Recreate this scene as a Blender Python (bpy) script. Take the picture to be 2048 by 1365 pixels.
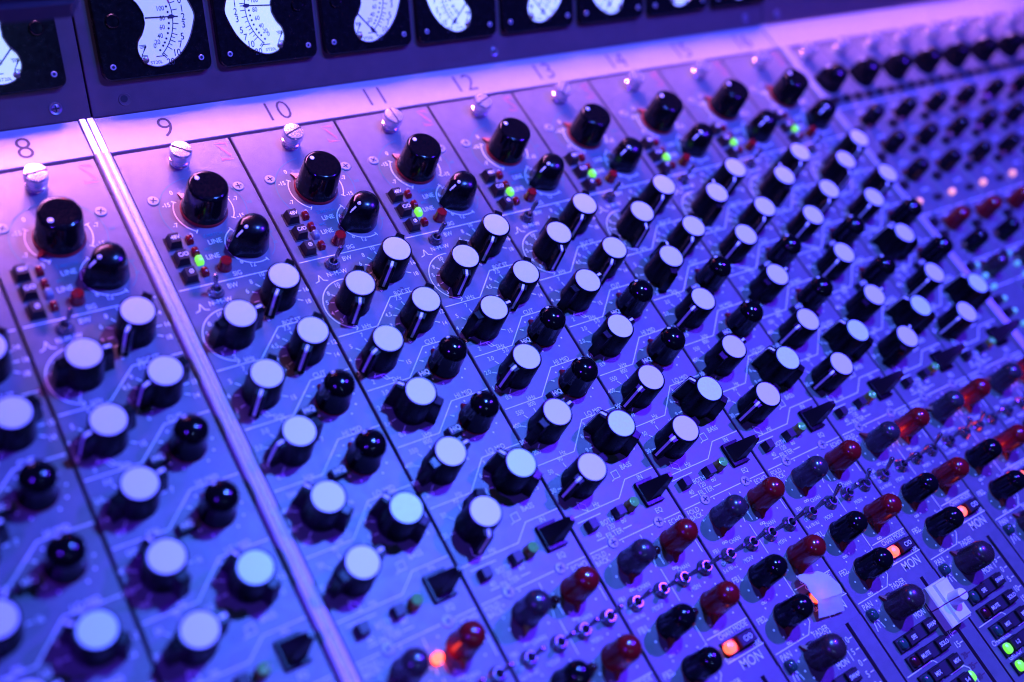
import bpy, bmesh, math, random
from mathutils import Matrix, Vector
random.seed(7)
for o in list(bpy.data.objects): bpy.data.objects.remove(o)
R = math.radians
S = 0.04                      # one channel strip is 40 mm wide; all coordinates below are in strip widths
scene = bpy.context.scene
COL = scene.collection

# ---------------------------------------------------------------- camera, world, lamps, exposure
cam_d = bpy.data.cameras.new('camera'); cam = bpy.data.objects.new('camera', cam_d); COL.objects.link(cam)
CR = ((0.80645905, -0.48341361, 0.34049241), (-0.25379331, -0.80310092, -0.53908986), (0.53405314, 0.3483392, -0.77035514))
CC = Vector((6.68245925, -5.31918312, 6.84989241))
m = Matrix.Identity(4)
for i in range(3):
    m[i][0] = CR[0][i]; m[i][1] = -CR[1][i]; m[i][2] = -CR[2][i]; m[i][3] = CC[i] * S
cam.matrix_world = m
cam_d.sensor_width = 36.0; cam_d.lens = 36.0 * 2110.97 / 2048
cam_d.clip_start = 0.01; cam_d.clip_end = 50
cam_d.dof.use_dof = True; cam_d.dof.focus_distance = 8.85 * S; cam_d.dof.aperture_fstop = 4.8
scene.camera = cam

world = bpy.data.worlds.new('World'); scene.world = world; world.use_nodes = True
bg = world.node_tree.nodes['Background']; bg.inputs[0].default_value = (0.16, 0.07, 1.0, 1); bg.inputs[1].default_value = 0.02

def lamp(name, pos, target, color, watts, size, size_y=None):
    d = bpy.data.lights.new(name, 'AREA'); o = bpy.data.objects.new(name, d); COL.objects.link(o)
    d.energy = watts; d.color = color; d.size = size * S
    if size_y: d.shape = 'RECTANGLE'; d.size_y = size_y * S
    else: d.shape = 'DISK'
    p = Vector(pos) * S; o.location = p
    o.rotation_euler = (Vector(target) * S - p).to_track_quat('-Z', 'Y').to_euler()
    return o
lamp('cyan_spotlight', (14.0, -0.1, 12.3), (12.5, -2.6, 0), (0.055, 0.150, 1.0), 6.8, 0.45)
lamp('violet_spotlight', (20.6, -1.9, 13.6), (16.5, -2.2, 0), (0.070, 0.012, 1.0), 10.4, 0.50)
lamp('purple_spotlight', (1.6, -4.6, 9.5), (9.0, -2.2, 0), (0.09, 0.015, 1.0), 2.3, 0.36)
lamp('front_spotlight', (9.0, -9.5, 9.0), (9.0, -3.0, 0), (0.22, 0.36, 1.0), 0.16, 0.18)
lamp('red_standby_light', (11.5, 7.5, 6.0), (11.5, -2.0, 0), (1.0, 0.02, 0.01), 0.12, 0.22)
pink = lamp('pink_light_bar', (12.6, 2.25, 1.74), (12.6, 0.30, 0), (1.0, 0.32, 1.0), 0.46, 20.0, 0.22)
pink.data.spread = R(52)

vs = scene.view_settings
vs.view_transform = 'Standard'; vs.look = 'None'; vs.exposure = 0.0; vs.gamma = 1.0; vs.use_curve_mapping = False
scene.render.engine = 'CYCLES'; scene.cycles.use_denoising = True; scene.cycles.filter_width = 1.1

# ---------------------------------------------------------------- materials
MATS = {}
def mat(name, color, rough=0.5, metal=0.0, emit=None, estr=0.0, noise=0.0, nscale=400, bump=0.0, bscale=2500, coat=0.0, trans=0.0, spec=0.5, stretch=None):
    if name in MATS: return MATS[name]
    mt = bpy.data.materials.new(name); mt.use_nodes = True; nt = mt.node_tree; b = nt.nodes['Principled BSDF']
    b.inputs['Base Color'].default_value = (*color, 1); b.inputs['Roughness'].default_value = rough; b.inputs['Metallic'].default_value = metal
    b.inputs['Coat Weight'].default_value = coat; b.inputs['Transmission Weight'].default_value = trans; b.inputs['Specular IOR Level'].default_value = spec
    if emit: b.inputs['Emission Color'].default_value = (*emit, 1); b.inputs['Emission Strength'].default_value = estr
    tc = nt.nodes.new('ShaderNodeTexCoord'); src = tc.outputs['Object']
    if stretch:
        mp = nt.nodes.new('ShaderNodeMapping'); mp.inputs['Scale'].default_value = stretch; nt.links.new(src, mp.inputs['Vector']); src = mp.outputs['Vector']
    if noise:
        n = nt.nodes.new('ShaderNodeTexNoise'); n.inputs['Scale'].default_value = nscale; n.inputs['Detail'].default_value = 6; n.inputs['Roughness'].default_value = 0.65
        nt.links.new(src, n.inputs['Vector'])
        mr = nt.nodes.new('ShaderNodeMapRange'); mr.inputs[1].default_value = 0.3; mr.inputs[2].default_value = 0.7
        mr.inputs[3].default_value = 1 - noise; mr.inputs[4].default_value = 1 + noise
        nt.links.new(n.outputs['Fac'], mr.inputs[0])
        mx = nt.nodes.new('ShaderNodeMix'); mx.data_type = 'RGBA'; mx.blend_type = 'MULTIPLY'; mx.inputs[0].default_value = 1
        mx.inputs[6].default_value = (*color, 1); nt.links.new(mr.outputs[0], mx.inputs[7]); nt.links.new(mx.outputs[2], b.inputs['Base Color'])
        m2 = nt.nodes.new('ShaderNodeMapRange'); m2.inputs[1].default_value = 0.3; m2.inputs[2].default_value = 0.7
        m2.inputs[3].default_value = max(0.02, rough - 0.06); m2.inputs[4].default_value = rough + 0.06
        nt.links.new(n.outputs['Fac'], m2.inputs[0]); nt.links.new(m2.outputs[0], b.inputs['Roughness'])
    if bump:
        n2 = nt.nodes.new('ShaderNodeTexNoise'); n2.inputs['Scale'].default_value = bscale; n2.inputs['Detail'].default_value = 3
        nt.links.new(src, n2.inputs['Vector'])
        bp = nt.nodes.new('ShaderNodeBump'); bp.inputs['Strength'].default_value = bump; bp.inputs['Distance'].default_value = 0.0002
        nt.links.new(n2.outputs['Fac'], bp.inputs['Height']); nt.links.new(bp.outputs['Normal'], b.inputs['Normal'])
    MATS[name] = mt
    return mt
def panel_material():
    mt = mat('grey_panel_paint', (0.116, 0.114, 0.120), rough=0.36, spec=0.6, noise=0.09, nscale=260, bump=0.32, bscale=3800)
    nt = mt.node_tree; b = nt.nodes['Principled BSDF']          # scattered dust flecks and scuffs in the paint
    tc = nt.nodes.new('ShaderNodeTexCoord'); v = nt.nodes.new('ShaderNodeTexVoronoi'); v.inputs['Scale'].default_value = 330; v.inputs['Randomness'].default_value = 1
    nt.links.new(tc.outputs['Object'], v.inputs['Vector'])
    w = nt.nodes.new('ShaderNodeTexNoise'); w.inputs['Scale'].default_value = 95; w.inputs['Detail'].default_value = 4
    nt.links.new(tc.outputs['Object'], w.inputs['Vector'])
    mr = nt.nodes.new('ShaderNodeMapRange'); mr.inputs[1].default_value = 0.05; mr.inputs[2].default_value = 0.09; mr.inputs[3].default_value = 1; mr.inputs[4].default_value = 0
    nt.links.new(v.outputs['Distance'], mr.inputs[0])
    m3 = nt.nodes.new('ShaderNodeMapRange'); m3.inputs[1].default_value = 0.60; m3.inputs[2].default_value = 0.68; m3.inputs[3].default_value = 0; m3.inputs[4].default_value = 0.6
    nt.links.new(w.outputs['Fac'], m3.inputs[0])
    mm = nt.nodes.new('ShaderNodeMath'); mm.operation = 'MULTIPLY'; nt.links.new(mr.outputs[0], mm.inputs[0]); nt.links.new(m3.outputs[0], mm.inputs[1])
    old = b.inputs['Base Color'].links[0].from_socket
    mx = nt.nodes.new('ShaderNodeMix'); mx.data_type = 'RGBA'; nt.links.new(mm.outputs[0], mx.inputs[0]); nt.links.new(old, mx.inputs[6]); mx.inputs[7].default_value = (0.04, 0.04, 0.04, 1)
    nt.links.new(mx.outputs[2], b.inputs['Base Color'])
    return mt
PANEL = panel_material()
PRINT = mat('white_silkscreen', (0.85, 0.85, 0.86), rough=0.5, noise=0.08, nscale=1500)
TEAL = mat('green_silkscreen', (0.05, 0.22, 0.20), rough=0.5)
REDP = mat('red_silkscreen', (0.50, 0.10, 0.12), rough=0.5)
DARKP = mat('dark_silkscreen', (0.10, 0.02, 0.05), rough=0.5)
INK = mat('engraved_ink', (0.018, 0.010, 0.030), rough=0.6)
BLACK = mat('black_knob_plastic', (0.003, 0.0026, 0.003), rough=0.30, spec=0.2, noise=0.25, nscale=700, bump=0.05, bscale=1800)
GLOSS = mat('glossy_black_plastic', (0.004, 0.0035, 0.005), rough=0.13, coat=0.1, spec=0.25, noise=0.2, nscale=900, bump=0.03, bscale=1500)
BLKS = mat('satin_black_plastic', (0.004, 0.0035, 0.005), rough=0.22, spec=0.25, noise=0.2, nscale=900, bump=0.03, bscale=1500)
BUTTON = mat('black_button_plastic', (0.018, 0.012, 0.014), rough=0.42, spec=0.35, noise=0.2, nscale=900, bump=0.06)
CAPW = mat('white_cap', (0.80, 0.78, 0.80), rough=0.48, metal=0.12, noise=0.05, nscale=900, bump=0.06, bscale=2200, stretch=(1, 8, 1))
CAPB = mat('pale_mint_cap', (0.70, 0.97, 0.86), rough=0.48, metal=0.12, noise=0.05, nscale=900, bump=0.06, bscale=2200)
LINE = mat('pointer_paint', (0.86, 0.84, 0.84), rough=0.45)
REDK = mat('red_knob_plastic', (0.20, 0.006, 0.007), rough=0.2, coat=0.4, noise=0.12, nscale=600, spec=0.4)
BLUK = mat('slate_knob_plastic', (0.034, 0.024, 0.028), rough=0.24, coat=0.3, noise=0.12, nscale=600)
PURK = mat('violet_knob_plastic', (0.036, 0.018, 0.020), rough=0.26, coat=0.3, noise=0.12, nscale=600)
PTR = mat('rust_pointer_plastic', (0.17, 0.025, 0.012), rough=0.35)
REDPTR = mat('red_pointer_plastic', (0.26, 0.007, 0.012), rough=0.35)
METAL = mat('bright_nickel', (0.80, 0.78, 0.79), rough=0.25, metal=0.8)
CHROME = mat('dark_chrome', (0.34, 0.35, 0.38), rough=0.26, metal=0.9)
SCREW = mat('zinc_screw', (0.34, 0.33, 0.34), rough=0.44, metal=0.2, noise=0.1, nscale=1200)
HOLE = mat('dark_recess', (0.006, 0.005, 0.008), rough=0.7)
CHASSIS = mat('dark_chassis_steel', (0.02, 0.018, 0.022), rough=0.6, noise=0.2)
ALU = mat('satin_aluminium_rail', (0.86, 0.86, 0.87), rough=0.30, metal=0.4, noise=0.07, nscale=300, bump=0.08, stretch=(30, 1, 1))
NSTRIP = mat('satin_number_strip', (0.27, 0.265, 0.27), rough=0.36, noise=0.06, nscale=220, bump=0.12, bscale=3000)
BRIDGE = mat('bridge_paint', (0.070, 0.040, 0.048), rough=0.42, noise=0.07, nscale=200, bump=0.2, bscale=3000)
BEZEL = mat('black_meter_bezel', (0.004, 0.0035, 0.004), rough=0.24, spec=0.3, noise=0.3, nscale=500)
DIALM = mat('backlit_dial', (0.7, 0.7, 0.72), rough=0.3, emit=(0.40, 0.46, 1.0), estr=0.62, coat=0.6)
DIALB = mat('bright_backlit_dial', (0.7, 0.7, 0.72), rough=0.3, emit=(0.48, 0.66, 1.0), estr=0.85, coat=0.6)
CASE = mat('dark_vinyl', (0.02, 0.015, 0.025), rough=0.5, bump=0.3, bscale=900)
LRED = mat('unlit_red_lens', (0.16, 0.006, 0.008), rough=0.14, coat=0.5, spec=0.5)
LDRK = mat('unlit_dark_red_lens', (0.05, 0.006, 0.008), rough=0.2, coat=0.3)
LTEAL = mat('unlit_green_lens', (0.02, 0.075, 0.055), rough=0.16, coat=0.5)
LCLR = mat('unlit_clear_lens', (0.16, 0.22, 0.26), rough=0.16, coat=0.5)
LGRN = mat('lit_green_lens', (0.15, 0.5, 0.05), rough=0.3, emit=(0.20, 1.0, 0.03), estr=1.0)
LORG = mat('lit_orange_lens', (0.6, 0.1, 0.05), rough=0.3, emit=(1.0, 0.11, 0.05), estr=2.6)
LREDON = mat('lit_red_lens', (0.6, 0.02, 0.02), rough=0.3, emit=(1.0, 0.05, 0.035), estr=9.0)
LPNK = mat('lit_pink_lens', (0.6, 0.2, 0.2), rough=0.3, emit=(1.0, 0.38, 0.32), estr=1.2)
LAMB = mat('amber_lens', (0.20, 0.17, 0.02), rough=0.15, coat=0.5)
GLASSY = mat('ringed_lens_top', (0.16, 0.62, 0.10), rough=0.16, metal=0.1, coat=0.5, bump=0.5, bscale=1300)
FADER = mat('white_fader_plastic', (0.84, 0.83, 0.84), rough=0.42, noise=0.04, nscale=600)
FADERL = mat('fader_index_ink', (0.22, 0.01, 0.10), rough=0.5)
def tape_material():
    mt = bpy.data.materials.new('white_paper_tape'); mt.use_nodes = True; nt = mt.node_tree; b = nt.nodes['Principled BSDF']
    b.inputs['Base Color'].default_value = (0.82, 0.80, 0.78, 1); b.inputs['Roughness'].default_value = 0.75
    t = nt.nodes.new('ShaderNodeBsdfTranslucent'); t.inputs[0].default_value = (0.85, 0.8, 0.75, 1)
    mx = nt.nodes.new('ShaderNodeMixShader'); mx.inputs[0].default_value = 0.32
    nt.links.new(b.outputs[0], mx.inputs[1]); nt.links.new(t.outputs[0], mx.inputs[2]); nt.links.new(mx.outputs[0], nt.nodes['Material Output'].inputs[0])
    n = nt.nodes.new('ShaderNodeTexNoise'); n.inputs['Scale'].default_value = 700; bp = nt.nodes.new('ShaderNodeBump'); bp.inputs['Strength'].default_value = 0.3; bp.inputs['Distance'].default_value = 0.0003
    nt.links.new(n.outputs[0], bp.inputs['Height']); nt.links.new(bp.outputs[0], b.inputs['Normal'])
    return mt
TAPE = tape_material()

# ---------------------------------------------------------------- mesh helpers
class MB:
    def __init__(s): s.v = []; s.f = []
    def add(s, vs, fs):
        o = len(s.v); s.v += [tuple(v) for v in vs]; s.f += [tuple(i + o for i in f) for f in fs]; return s
    def rings(s, rings, cap0=True, cap1=True):
        n = len(rings[0]); vs = [p for r in rings for p in r]; fs = []
        for k in range(len(rings) - 1):
            for i in range(n):
                j = (i + 1) % n; fs.append((k * n + i, k * n + j, (k + 1) * n + j, (k + 1) * n + i))
        if cap0: fs.append(tuple(reversed(range(n))))
        if cap1: fs.append(tuple(range((len(rings) - 1) * n, len(rings) * n)))
        return s.add(vs, fs)
    def lathe(s, prof, n=32, c=(0, 0), flute=None, z0=0.0):
        rs = []
        for (r, z) in prof:
            ring = []
            for i in range(n):
                a = 2 * math.pi * i / n; rr = max(r, 1e-4)
                if flute and flute[1] <= z <= flute[2]: rr *= 1 - flute[0] * (0.5 - 0.5 * math.cos(a * flute[3]))
                ring.append((c[0] + rr * math.cos(a), c[1] + rr * math.sin(a), z0 + z))
            rs.append(ring)
        return s.rings(rs)
    def slab(s, poly, z0, z1, ch=0.0):
        """extruded outline with an optional chamfer round the top"""
        rs = [[(x, y, z0) for x, y in poly]]
        if ch:
            rs.append([(x, y, z1 - ch) for x, y in poly]); ins = inset(poly, ch)
            rs.append([(x, y, z1) for x, y in ins])
        else: rs.append([(x, y, z1) for x, y in poly])
        return s.rings(rs)
    def box(s, x0, x1, y0, y1, z0, z1, ch=0.0): return s.slab([(x0, y0), (x1, y0), (x1, y1), (x0, y1)], z0, z1, ch)
    def frustum(s, b, t, z0, z1):
        """b, t = (x0, x1, y0, y1) at the bottom and at the top"""
        q = lambda r, z: [(r[0], r[2], z), (r[1], r[2], z), (r[1], r[3], z), (r[0], r[3], z)]
        return s.rings([q(b, z0), q(t, z1)])
    def tube(s, p0, p1, r0, r1, n=12, round_tip=False):
        p0 = Vector(p0); p1 = Vector(p1); d = (p1 - p0); L = d.length; q = d.to_track_quat('Z', 'Y')
        prof = [(r0, 0), (r1, L)]
        if round_tip: prof = [(r0, 0), (r1, L - r1 * .9), (r1 * .92, L - r1 * .45), (r1 * .65, L - r1 * .12), (0.0005, L)]
        rs = []
        for r, z in prof: rs.append([tuple(p0 + q @ Vector((r * math.cos(2 * math.pi * i / n), r * math.sin(2 * math.pi * i / n), z))) for i in range(n)])
        return s.rings(rs)
    def line(s, pts, w, z):
        for (x0, y0), (x1, y1) in zip(pts, pts[1:]):
            d = math.hypot(x1 - x0, y1 - y0)
            if d < 1e-6: continue
            ux, uy = (x1 - x0) / d, (y1 - y0) / d; e = w * .5; nx, ny = -uy * e, ux * e
            x0a, y0a, x1a, y1a = x0 - ux * e * .7, y0 - uy * e * .7, x1 + ux * e * .7, y1 + uy * e * .7
            z += 0.00003
            s.add([(x0a - nx, y0a - ny, z), (x1a - nx, y1a - ny, z), (x1a + nx, y1a + ny, z), (x0a + nx, y0a + ny, z)], [(0, 1, 2, 3)])
        return s
    def arc(s, c, r, a0, a1, w, z, n=20):
        vs = []; fs = []
        for i in range(n + 1):
            a = R(a0 + (a1 - a0) * i / n)
            for rr in (r - w / 2, r + w / 2): vs.append((c[0] + rr * math.cos(a), c[1] + rr * math.sin(a), z))
        for i in range(n): fs.append((2 * i, 2 * i + 1, 2 * i + 3, 2 * i + 2) if a1 > a0 else (2 * i, 2 * i + 2, 2 * i + 3, 2 * i + 1))
        fs = [tuple(reversed(f)) for f in fs] if a1 > a0 else fs
        fs = [tuple(reversed(f)) for f in fs]
        return s.add(vs, fs)
    def disc(s, c, r, z, n=10): return s.add([(c[0] + r * math.cos(2 * math.pi * i / n), c[1] + r * math.sin(2 * math.pi * i / n), z) for i in range(n)], [tuple(range(n))])
    def text(s, st, x, y, h, z, rot=0.0, sx=0.86, bold=0.012):
        vs, fs = glyphs(st, bold); c, sn = math.cos(rot), math.sin(rot)
        return s.add([(x + (a * sx * c - b * sn) * h, y + (a * sx * sn + b * c) * h, z) for a, b in vs], fs)
    def mesh(s, name, material, smooth=True, angle=38):
        me = bpy.data.meshes.new(name); me.from_pydata([(x * S, y * S, z * S) for x, y, z in s.v], [], s.f); me.materials.append(material)
        if smooth: me.shade_smooth(); me.set_sharp_from_angle(angle=R(angle))
        me.update(); return me
def inset(poly, d):
    n = len(poly); out = []
    for i in range(n):
        p, q, r = Vector(poly[i - 1]), Vector(poly[i]), Vector(poly[(i + 1) % n])
        a = (q - p).normalized(); b = (r - q).normalized(); na = Vector((-a.y, a.x)); nb = Vector((-b.y, b.x)); k = na + nb
        k = k / max(0.3, k.dot(na)) ; out.append(tuple(q + k * d))
    return out
def rrect(x0, x1, y0, y1, r, n=5):
    out = []
    for cx, cy, a in ((x1 - r, y0 + r, -90), (x1 - r, y1 - r, 0), (x0 + r, y1 - r, 90), (x0 + r, y0 + r, 180)):
        for i in range(n + 1): t = R(a + 90 * i / n); out.append((cx + r * math.cos(t), cy + r * math.sin(t)))
    return out
GL = {}
def glyphs(st, bold=0.0):
    if (st, bold) in GL: return GL[(st, bold)]
    cu = bpy.data.curves.new('glyphs', 'FONT'); cu.body = st; cu.align_x = 'CENTER'; cu.align_y = 'CENTER'; cu.resolution_u = 3; cu.size = 1.42; cu.offset = bold
    ob = bpy.data.objects.new('glyphs', cu); me = bpy.data.meshes.new_from_object(ob)
    ys = [v.co.y for v in me.vertices] or [0]; mid = (max(ys) + min(ys)) / 2
    r = ([(v.co.x, v.co.y - mid) for v in me.vertices], [tuple(p.vertices) for p in me.polygons])
    bpy.data.objects.remove(ob); bpy.data.curves.remove(cu); bpy.data.meshes.remove(me); GL[(st, bold)] = r
    return r

def obj(name, me, parent=None, loc=(0, 0, 0), rot=(0, 0, 0)):
    o = bpy.data.objects.new(name, me); COL.objects.link(o); o.location = Vector(loc) * S; o.rotation_euler = rot
    if parent: o.parent = parent
    return o
def thing(name, label, cat, loc=(0, 0, 0), group=None, rot=(0, 0, 0)):
    o = obj(name, None, None, loc, rot); o['label'] = label; o['category'] = cat
    if group: o['group'] = group
    return o
ZP = 0.004      # height of print above the panel

# ---------------------------------------------------------------- shared component meshes
M = {}
# equaliser knob: round body with two opposed grip wings, round cap, white index line on one wing
b = MB().lathe([(.142, 0), (.145, .012), (.141, .03), (.133, .268), (.130, .281), (.124, .285), (.117, .284), (.115, .278)], 40, flute=(.03, .02, .2, 20))
for sg in (1, -1):
    b.rings([[(sg * x, sg * y, z) for x, y, z in ring] for ring in (
        [(.09, -.050, 0), (.214, -.040, 0), (.214, .040, 0), (.09, .050, 0)], [(.09, -.046, .21), (.197, -.037, .21), (.197, .037, .21), (.09, .046, .21)],
        [(.09, -.044, .262), (.190, -.036, .258), (.190, .036, .258), (.09, .044, .262)], [(.09, -.042, .272), (.182, -.031, .266), (.182, .031, .266), (.09, .042, .272)])])
M['eq'] = b.mesh('equaliser_knob_body', BLACK)
cap = lambda: MB().lathe([(.1155, .274), (.1155, .2846), (.1145, .2856), (0, .2856)], 40)
M['capW'] = cap().mesh('cap', CAPW, angle=12); M['capB'] = cap().mesh('cap_mint', CAPB, angle=12)
b = MB(); w = .0105
for p, q in (((.135, .2735), (.182, .2685)), ((.1825, .2685), (.1920, .2585)), ((.1920, .2585), (.1990, .210)), ((.1990, .210), (.2155, .02))):
    b.add([(p[0], -w, p[1]), (q[0], -w, q[1]), (q[0], w, q[1]), (p[0], w, p[1])], [(0, 1, 2, 3)])
M['eqline'] = b.mesh('index_line', LINE, False)
# large gain knob
M['gain'] = MB().lathe([(.178, .02), (.182, .03), (.176, .05), (.160, .285), (.152, .303), (.138, .311), (.11, .309), (.05, .306), (0, .305)], 48, flute=(.022, .04, .25, 16)).mesh('gain_knob_body', GLOSS)
M['gainskirt'] = MB().lathe([(.188, 0), (.190, .012), (.184, .024), (.15, .026)], 48).add([(.175, -.035, .004), (.246, -.006, .004), (.246, .006, .004), (.175, .035, .004), (.175, -.035, .03), (.246, -.005, .014), (.246, .005, .014), (.175, .035, .03)],
    [(0, 3, 2, 1), (4, 5, 6, 7), (0, 1, 5, 4), (1, 2, 6, 5), (2, 3, 7, 6)]).mesh('pointer_skirt', REDPTR)
M['gaindot'] = MB().lathe([(.019, .300), (.019, .3125), (.015, .3135), (0, .3138)], 16).mesh('index_dot', LINE)
# pointer shaped level knob
def hullring(r, t, w, z, n=26):
    ph = R(58); pts = [(t, w, z)]
    for i in range(n): a = ph + (2 * math.pi - 2 * ph) * i / (n - 1); pts.append((r * math.cos(a), r * math.sin(a), z))
    pts.append((t, -w, z)); return pts
M['ptr'] = MB().rings([hullring(.150, .196, .034, 0), hullring(.152, .198, .034, .014), hullring(.128, .166, .028, .195), hullring(.123, .154, .028, .212), hullring(.115, .120, .045, .240),
    hullring(.103, .106, .045, .259), hullring(.076, .078, .032, .275), hullring(.038, .039, .014, .283), hullring(.004, .004, .001, .284)]).mesh('pointer_knob_body', BLKS, angle=24)
b = MB()
for p, q, w in (((.112, .2485), (.154, .2150), .008), ((.1540, .2150), (.1675, .1965), .006)): b.add([(p[0], -w, p[1]), (q[0], -w, q[1]), (q[0], w, q[1]), (p[0], w, p[1])], [(0, 1, 2, 3)])
M['ptrline'] = b.mesh('index_line_long', LINE, False)
M['ptrdot'] = MB().lathe([(.016, -.006), (.016, .002), (.012, .004), (0, .0045)], 14).mesh('index_dot_small', LINE)
# domed knobs
def dome(r, h, material, name, flat=False):
    top = [(r * .97, h * .70), (r * .945, h * .775), (r * .87, h * .855), (r * .72, h * .925), (r * .50, h * .97), (r * .25, h * .993), (0, h)]
    if flat: top = [(r * .945, h * .735), (r * .948, h * .748), (r * .935, h * .768), (r * .905, h * .80), (r * .82, h * .87), (r * .62, h * .935), (r * .42, h * .98), (r * .2, h * .997), (0, h)]
    return MB().lathe([(r * 1.04, 0), (r * 1.06, .012), (r * 1.02, .026)] + top, 54, flute=(.07 if flat else .045, .02, h * .6, 18)).mesh(name, material, angle=32)
M['domeK'] = dome(.126, .330, mat('dome_knob_plastic', (0.003, 0.0026, 0.0035), rough=0.12, spec=0.35, noise=0.2, nscale=900), 'dome_black', True); M['domeR'] = dome(.104, .315, REDK, 'dome_red'); M['domeB'] = dome(.104, .315, BLUK, 'dome_slate')
M['domeK2'] = dome(.104, .315, GLOSS, 'dome_black_send'); M['domeP'] = dome(.116, .300, PURK, 'dome_violet')
def basepointer(r, l, material, name):
    return MB().lathe([(r * 1.075, 0), (r * 1.075, .008), (r * 1.02, .011)], 36).add([(r * .98, -.028, .002), (r + l, -.006, .002), (r + l, .006, .002), (r * .98, .028, .002), (r * .96, -.024, .05), (r + l, -.004, .020), (r + l, .004, .020), (r * .96, .024, .05)],
        [(0, 3, 2, 1), (4, 5, 6, 7), (0, 1, 5, 4), (1, 2, 6, 5), (2, 3, 7, 6)]).mesh(name, material, angle=30)
M['dptr'] = basepointer(.126, .040, REDPTR, 'base_pointer_red'); M['sptr'] = basepointer(.104, .060, PTR, 'base_pointer_rust')
# small things
M['flatscrew'] = MB().lathe([(.047, 0), (.047, .006), (.042, .011), (.02, .0125), (0, .013)], 28).mesh('flat_screw', SCREW)
M['cross'] = MB().line([(-.024, 0), (.024, 0)], .011, .0135).line([(0, -.024), (0, .024)], .011, .0137).mesh('cross_recess', HOLE, False)
M['thumb'] = MB().lathe([(.080, 0), (.082, .014), (.074, .026), (.074, .034), (.082, .040), (.082, .050), (.064, .058), (.064, .076), (.090, .088), (.092, .100), (.092, .150), (.084, .166), (.04, .1690), (0, .1695)], 36).mesh('thumb_screw', METAL, angle=22)
M['slot'] = MB().box(-.083, .083, -.007, .007, .160, .1712).mesh('screw_slot', HOLE, False)
M['btn'] = MB().frustum((-.052, .052, -.058, .058), (-.038, .038, -.046, .040), 0, .085).mesh('button_cap', BUTTON, False)
M['btnwell'] = MB().box(-.066, .056, -.068, .062, .001, .006).mesh('button_well', HOLE, False)
M['sqbtn'] = MB().frustum((-.043, .043, -.045, .045), (-.036, .036, -.038, .038), 0, .085).mesh('filter_button_cap', BUTTON, False)
def minilens(material, name): return MB().rings([rr3(-.027, .027, -.040, .034, .010, 0), rr3(-.027, .027, -.038, .034, .010, .030), rr3(-.022, .022, -.026, .030, .012, .048), rr3(-.012, .012, -.012, .022, .008, .053)]).mesh(name, material, angle=50)
def rr3(x0, x1, y0, y1, r, z): return [(x, y, z) for x, y in rrect(x0, x1, y0, y1, r, 3)]
M['lensR'] = minilens(LRED, 'indicator_lens_red'); M['lensG'] = minilens(LGRN, 'indicator_lens_green_lit'); M['lensC'] = minilens(LCLR, 'indicator_lens_clear')
M['sig'] = MB().lathe([(.058, 0), (.056, .012), (.050, .02), (.048, .088), (.044, .096), (.02, .098), (0, .098)], 28).mesh('signal_lamp', LRED)
M['eqled'] = MB().lathe([(.052, 0), (.046, .01), (.046, .085), (.040, .094)], 28).mesh('lamp_barrel', LAMB)
M['eqledtop'] = MB().lathe([(.041, .090), (.041, .097), (.036, .0985), (.032, .096), (.026, .0985), (.021, .096), (.015, .0985), (.009, .096), (0, .099)], 28).mesh('lamp_lens', GLASSY)
M['bush'] = MB().lathe([(.064, 0), (.066, .008), (.060, .016), (.056, .022), (.048, .052), (.044, .058), (.034, .058), (.030, .05), (.030, .022), (0, .022)], 30).mesh('switch_bushing', CHROME)
M['bore'] = MB().disc((0, 0), .030, .0235, 20).mesh('bushing_bore', HOLE, False)
M['lever'] = MB().tube((0, 0, .02), (0, 0, .205), .012, .022, 14, True).mesh('lever', CHROME)
M['roundled'] = MB().lathe([(.040, 0), (.040, .010), (.036, .012), (.036, .05), (.030, .068), (.018, .078), (0, .081)], 24).mesh('round_lens_dark', LDRK)
M['roundledON'] = M['roundled'].copy(); M['roundledON'].materials[0] = LREDON
M['panled'] = MB().rings([[(x, y, z) for x, y in rrect(-a, a, -c, c, min(a, c) * .8, 4)] for a, c, z in ((.042, .052, 0), (.042, .052, .02), (.036, .046, .045), (.022, .03, .058), (.006, .008, .062))]).mesh('green_lens', LTEAL)
M['hiq'] = MB().frustum((-.066, .060, -.042, .042), (-.056, .050, -.034, .032), 0, .07).mesh('hiq_button', BUTTON, False)
M['hiqtxt'] = MB().text('HiQ', 0, 0, .042, .0715, bold=.02).mesh('hiq_legend', PRINT, False)
M['paddlebase'] = MB().slab([(.0, -.11), (.175, -.11), (.175, -.095), (.155, -.075), (.155, .075), (.175, .09), (.175, .105), (0, .105), (-.006, .08), (-.006, -.085)], 0, .035, .004).mesh('paddle_base', BLACK)
M['paddle'] = MB().rings([[(.008, -.080, .03), (.150, -.080, .03), (.150, .078, .03), (.008, .078, .03)], [(.075, -.052, .17), (.160, -.058, .17), (.160, .040, .17), (.075, .048, .17)],
    [(.128, -.030, .262), (.176, -.036, .262), (.182, .020, .262), (.128, .026, .262)], [(.142, -.018, .282), (.170, -.022, .282), (.174, .010, .282), (.142, .014, .282)]]).mesh('paddle_lever', mat('paddle_plastic', (0.010, 0.008, 0.010), rough=0.28, spec=0.5), angle=25)
M['modebtn'] = MB().box(.075, .235, -.050, .050, .012, .078, .008).mesh('mode_button_cap', BUTTON, False)
M['modewell'] = MB().box(-.055, .245, -.060, .060, .001, .016).mesh('mode_button_well', HOLE, False)
M['modelens'] = MB().rings([rr3(-.05, .072, -.050, .050, .012, .010), rr3(-.05, .072, -.050, .050, .02, .030)]).mesh('mode_lens_body', mat('glowing_red_body', (0.5, 0.01, 0.01), rough=.3, emit=(1, .01, .008), estr=.42))
M['modelamp'] = MB().lathe([(.048, 0.02), (.048, .065), (.040, .080), (.02, .087), (0, .088)], 24).mesh('mode_lamp', LORG)
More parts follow.
